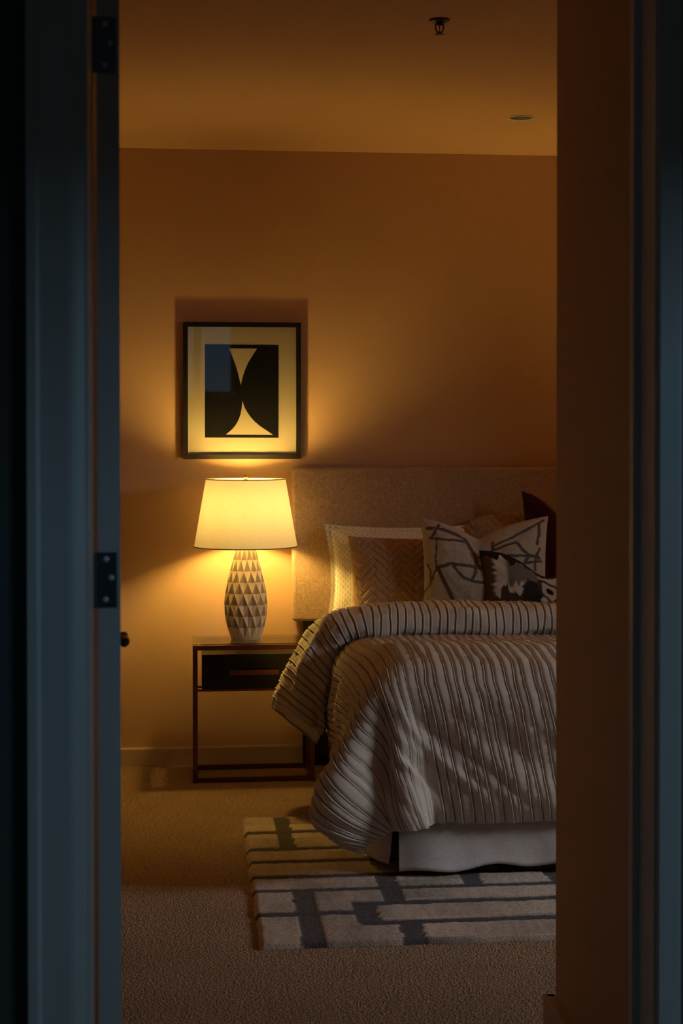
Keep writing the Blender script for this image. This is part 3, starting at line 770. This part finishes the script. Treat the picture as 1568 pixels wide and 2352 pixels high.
def mixc(base, other, k): return np.array(base)[None, None]*(1-k[..., None])+np.array(other)[None, None]*k[..., None]
# white sham with running-stitch dashes
def dashes(x, z):
    c, r = .0125, .0235
    col = np.round(x/c); row = z/r+.5*(np.mod(col, 2)) ; d = np.abs(x-col*c+.0012*vn(z*40, col*3.))
    ph = np.mod(row, 1)
    k = (1-sstep(.0008, .0019, d))*(1-sstep(.42, .5, np.abs(ph-.5)*1.25+.12))
    return mixc((.84, .80, .72), (.34, .28, .20), k*.85)
cushion('pillow', .70, .47, .17, (.935, 7.475, .835), math.radians(-13), math.radians(-2), M['pillow'], 'white pillow sham with rows of fine stitched dashes, leftmost against the headboard', 'pillow',
        n=300, pinch=.085, col=dashes, flange=.07, seed=2, wrk=.010)
# quilted herringbone relief
def herring(x, z):
    s2 = .70710678
    L_, W_ = .081, .027
    a = (x+z)*s2; b_ = (z-x)*s2
    # classic herringbone: assign each point to a plank
    i = np.floor(a/W_); j = np.floor(b_/W_); k = np.mod(i-j, 6)
    hor = k < 3
    u = np.where(hor, np.mod(a/W_-0, 1), np.mod(b_/W_, 1)); pos = np.where(hor, k, 5-k)
    al = np.where(hor, (np.mod(i-j, 6)+np.mod(a/W_, 1)), (np.mod(j-i-1, 6)+np.mod(b_/W_, 1)))*W_
    ac = np.where(hor, np.mod(b_/W_, 1), np.mod(a/W_, 1))*W_
    d = np.minimum(np.minimum(al, np.abs(L_-al)), np.minimum(ac, W_-ac))
    return .0062*np.clip(d/.0085, 0, 1)**.55+.0012*fbm(x*90, z*90, 2)
cushion('quilted_sham', .575, .43, .16, (.960, 7.300, .812), math.radians(-14), math.radians(-4), M['brown'], 'brown herringbone-quilted sham in front of the white pillow', 'cushion', n=300, pinch=.07, relief=herring, seed=5, wrk=.007)
cushion('quilted_sham', .60, .46, .15, (1.470, 7.490, .872), math.radians(-9), math.radians(0), M['brown'], 'brown quilted sham mostly hidden behind the patterned cushion, only its rounded top showing', 'cushion', n=160, pinch=-.03, relief=herring, seed=7, roundc=.16)
# dark velvet cushion
cushion('velvet_cushion', .56, .58, .17, (1.715, 7.365, .930), math.radians(-10), 0, M['velvet'], 'black and burgundy velvet cushion at the right end, tallest on the bed', 'cushion', n=90, pinch=.05, dent=.20, dentw=.55, seed=3)
# printed linen cushion: charcoal brush lines on cream; layout from a 0..1 square
STROKES = [([(0.042, 0.899), (0.108, 0.919), (0.167, 0.915), (0.325, 0.888)], 0.0133),
           ([(0.167, 0.934), (0.267, 0.919), (0.342, 0.888)], 0.0067),
           ([(0.075, 0.806), (0.200, 0.818), (0.267, 0.833), (0.358, 0.853)], 0.0117),
           ([(0.142, 0.961), (0.083, 0.829), (0.058, 0.806)], 0.0100),
           ([(0.346, 0.884), (0.383, 0.798), (0.425, 0.713), (0.429, 0.636), (0.458, 0.589), (0.550, 0.550)], 0.0158),
           ([(0.442, 0.713), (0.558, 0.744), (0.742, 0.783)], 0.0117),
           ([(0.742, 0.783), (0.792, 0.705), (0.850, 0.659), (0.942, 0.628)], 0.0117),
           ([(0.558, 0.837), (0.558, 0.760)], 0.0117),
           ([(0.567, 0.798), (0.692, 0.829), (0.792, 0.876), (0.967, 0.961)], 0.0117),
           ([(0.933, 0.946), (0.933, 0.845), (0.917, 0.752)], 0.0117),
           ([(0.567, 0.678), (0.725, 0.659), (0.933, 0.643)], 0.0108),
           ([(0.850, 0.655), (0.808, 0.597)], 0.0108),
           ([(0.808, 0.593), (0.958, 0.605)], 0.0100),
           ([(0.942, 0.713), (0.908, 0.643), (0.900, 0.535)], 0.0108),
           ([(0.108, 0.558), (0.175, 0.574), (0.233, 0.597), (0.425, 0.597), (0.550, 0.605)], 0.0142),
           ([(0.117, 0.550), (0.175, 0.434), (0.233, 0.310), (0.292, 0.171)], 0.0142),
           ([(0.250, 0.574), (0.317, 0.488), (0.358, 0.465), (0.525, 0.442), (0.600, 0.457)], 0.0125),
           ([(0.425, 0.589), (0.417, 0.527), (0.392, 0.465)], 0.0117),
           ([(0.525, 0.442), (0.508, 0.295), (0.508, 0.132)], 0.0217),
           ([(0.117, 0.791), (0.100, 0.636), (0.108, 0.558)], 0.0067),
           ([(0.108, 0.558), (0.050, 0.419), (-0.008, 0.357)], 0.0075),
           ([(0.029, 0.589), (0.058, 0.512), (0.050, 0.442)], 0.0067)]
def brush(x, z):
    u = x/.530+.5; v = z/.52+.5
    uu = u+.004*vn(x*40, z*40)+.002*vn(x*150, z*150); vv = v+.004*vn(x*40+9, z*40)
    k = np.zeros(x.shape)
    for pts, wd in STROKES: k = np.maximum(k, 1-sstep(wd*.8, wd*1.4, seg_dist(uu, vv, pts)+.003*vn(x*120, z*120)))
    return mixc((.47, .42, .35), (.075, .068, .068), np.clip(k, 0, 1)*.92)
cushion('patterned_cushion', .535, .52, .21, (1.226, 7.135, .868), math.radians(-12), math.radians(-7), M['pattern'], 'cream linen cushion with charcoal brush lines and dented top, mid bed', 'cushion',
        n=260, pinch=.06, sharp=True, dent=.105, dentw=.38, dentx=-.10, col=brush, seed=9, wrk=.008)
# ikat / hide-like print
def hide(x, z):
    u = x/.56+.5; v = z/.36+.5+.0*x
    jag = .055*np.abs(vn(u*42, v*3))+.03*vn(u*19, 2.)
    top = sstep(-.015, .015, v-(.80+jag*1.1-.30*np.exp(-((u-.20)/.13)**2)+.0*u)+.0)
    low = sstep(-.015, .015, (.64-jag*2.2-2.6*np.abs(u-.20)**1.25)-v)
    base = mixc((.60, .55, .47), (.060, .035, .022), np.clip(low, 0, 1))
    grey = sstep(-.02, .02, v-(.66-jag*1.8)-.35*np.abs(u-.28))*(1-sstep(.40, .46, u))*sstep(.16, .2, u)
    base = base*(1-.72*grey[..., None])
    lft = 1-sstep(.05, .09, u+.02*vn(v*30, 1.)-.05*(v-.4))
    base = base*(1-lft[..., None])+np.array((.10, .045, .022))*lft[..., None]
    blk = sstep(-.02, .02, .125+.03*vn(u*30, v*30)-np.hypot((u-.365)*1.7, (v-.50)*.55))
    tb = sstep(-.01, .01, v-(.93-jag*1.4))
    blk = np.clip(blk+tb, 0, 1)
    base = base*(1-blk[..., None])+np.array((.018, .014, .012))*blk[..., None]
    # eye-shaped ring
    rr_ = np.hypot((u-.495)*1.9+.35*(v-.60), (v-.60)*.62)+.022*vn(u*22, v*9)
    ring = sstep(.035, .045, rr_)*(1-sstep(.085, .1, rr_)); ey = 1-sstep(.035, .045, rr_)
    halo = 1-sstep(.12, .14, rr_); base = base*(1-halo[..., None])+np.array((.05, .03, .022))*halo[..., None]
    base = base*(1-ring[..., None])+np.array((.55, .48, .38))*ring[..., None]; base = base*(1-.95*ey[..., None])
    return base
cushion('lumbar_cushion', .56, .36, .13, (1.470, 7.040, .800), math.radians(-10), math.radians(2), M['hide'], 'small cream and dark brown animal-print cushion in front, at the right behind the duvet fold', 'cushion',
        n=240, pinch=.05, dent=.105, dentw=.42, dentx=.02, col=hide, seed=12, wrk=.006)

# ------------------------------------------------------------ rug
def rug():
    x0, x1, y0, y1, zt = .2015, 2.75, 4.918, 6.545, .016
    xs = np.arange(x0, x1+.001, .0075); ys = np.arange(y0, y1+.001, .006)
    X, Y = np.meshgrid(xs, ys, indexing='ij')
    jx = X+.003*vn(X*30, Y*30)+.0015*vn(X*110, Y*110); jy = Y+.0045*vn(X*14+4, Y*14)+.0015*vn(X*110, Y*110+7)
    line = np.zeros(X.shape)
    def hl(yc, hw, xa=-9, xb=9, slope=0):
        nonlocal line
        k = (1-sstep(hw*1.0, hw*1.30, np.abs(jy-(yc+slope*(X-xa if xa > -5 else X-x0)))))*((jx > xa) & (jx < xb)); line = np.maximum(line, k)
    def blk(xa, xb, ya, yb):
        nonlocal line
        k = ((jx > xa) & (jx < xb) & (jy > ya) & (jy < yb))*1.; line = np.maximum(line, k*.96)
    hl(6.288, .020); hl(6.032, .020); hl(5.856, .019); hl(5.655, .019); hl(5.484, .017)
    hl(5.217, .020, -9, .50); hl(5.309, .021, .495); hl(5.098, .020, .51)
    blk(.319, .375, 6.04, 6.60); blk(.3215, .392, 4.90, 5.484); blk(.601, .668, 5.31, 5.655); blk(.497, .569, 5.098, 5.325)
    blk(.615, .682, 4.90, 5.09); blk(.879, .944, 5.484, 5.655); blk(1.162, 1.235, 5.484, 5.655); blk(1.02, 1.09, 5.655, 5.856); blk(1.40, 1.47, 5.10, 5.31); blk(1.75, 1.82, 4.90, 5.1)
    blk(1.9, 1.97, 5.3, 5.48)
    # heathered blocks between the lines
    hx = fbm(X*7+3, np.round(Y/.21)*3.7, 2)
    tone = 1+.28*hx+.10*vn(X*60, Y*14)
    light = np.array((.50, .425, .355)); darkc = np.array((.105, .10, .105))
    col = light[None, None]*tone[..., None]*(1-line[..., None])+darkc*line[..., None]*(1+.15*vn(X*80, Y*80))[..., None]
    edge = np.minimum(np.minimum(X-x0, x1-X), np.minimum(Y-y0, y1-Y))
    Z = zt*np.clip(edge/.012, 0, 1)**.5+.0015-.0028*line+.0012*fbm(X*120, Y*120, 2)*(edge > .003)
    P = np.stack([X, Y, Z], -1)
    P[..., 0] += .003*vn(Y*14, 2.)*(X < x0+.05); P[..., 1] += .004*vn(X*12, 5.)*(Y < y0+.05)
    P[0, :, 2] = P[-1, :, 2] = .0005; P[:, 0, 2] = P[:, -1, 2] = .0005
    o = grid_mesh('rug', P, M['rug'], None, cols=np.clip(col, 0, 1))
    return tag(o, 'taupe wool rug with charcoal linework of offset bars, under the foot of the bed', 'rug')
rug()
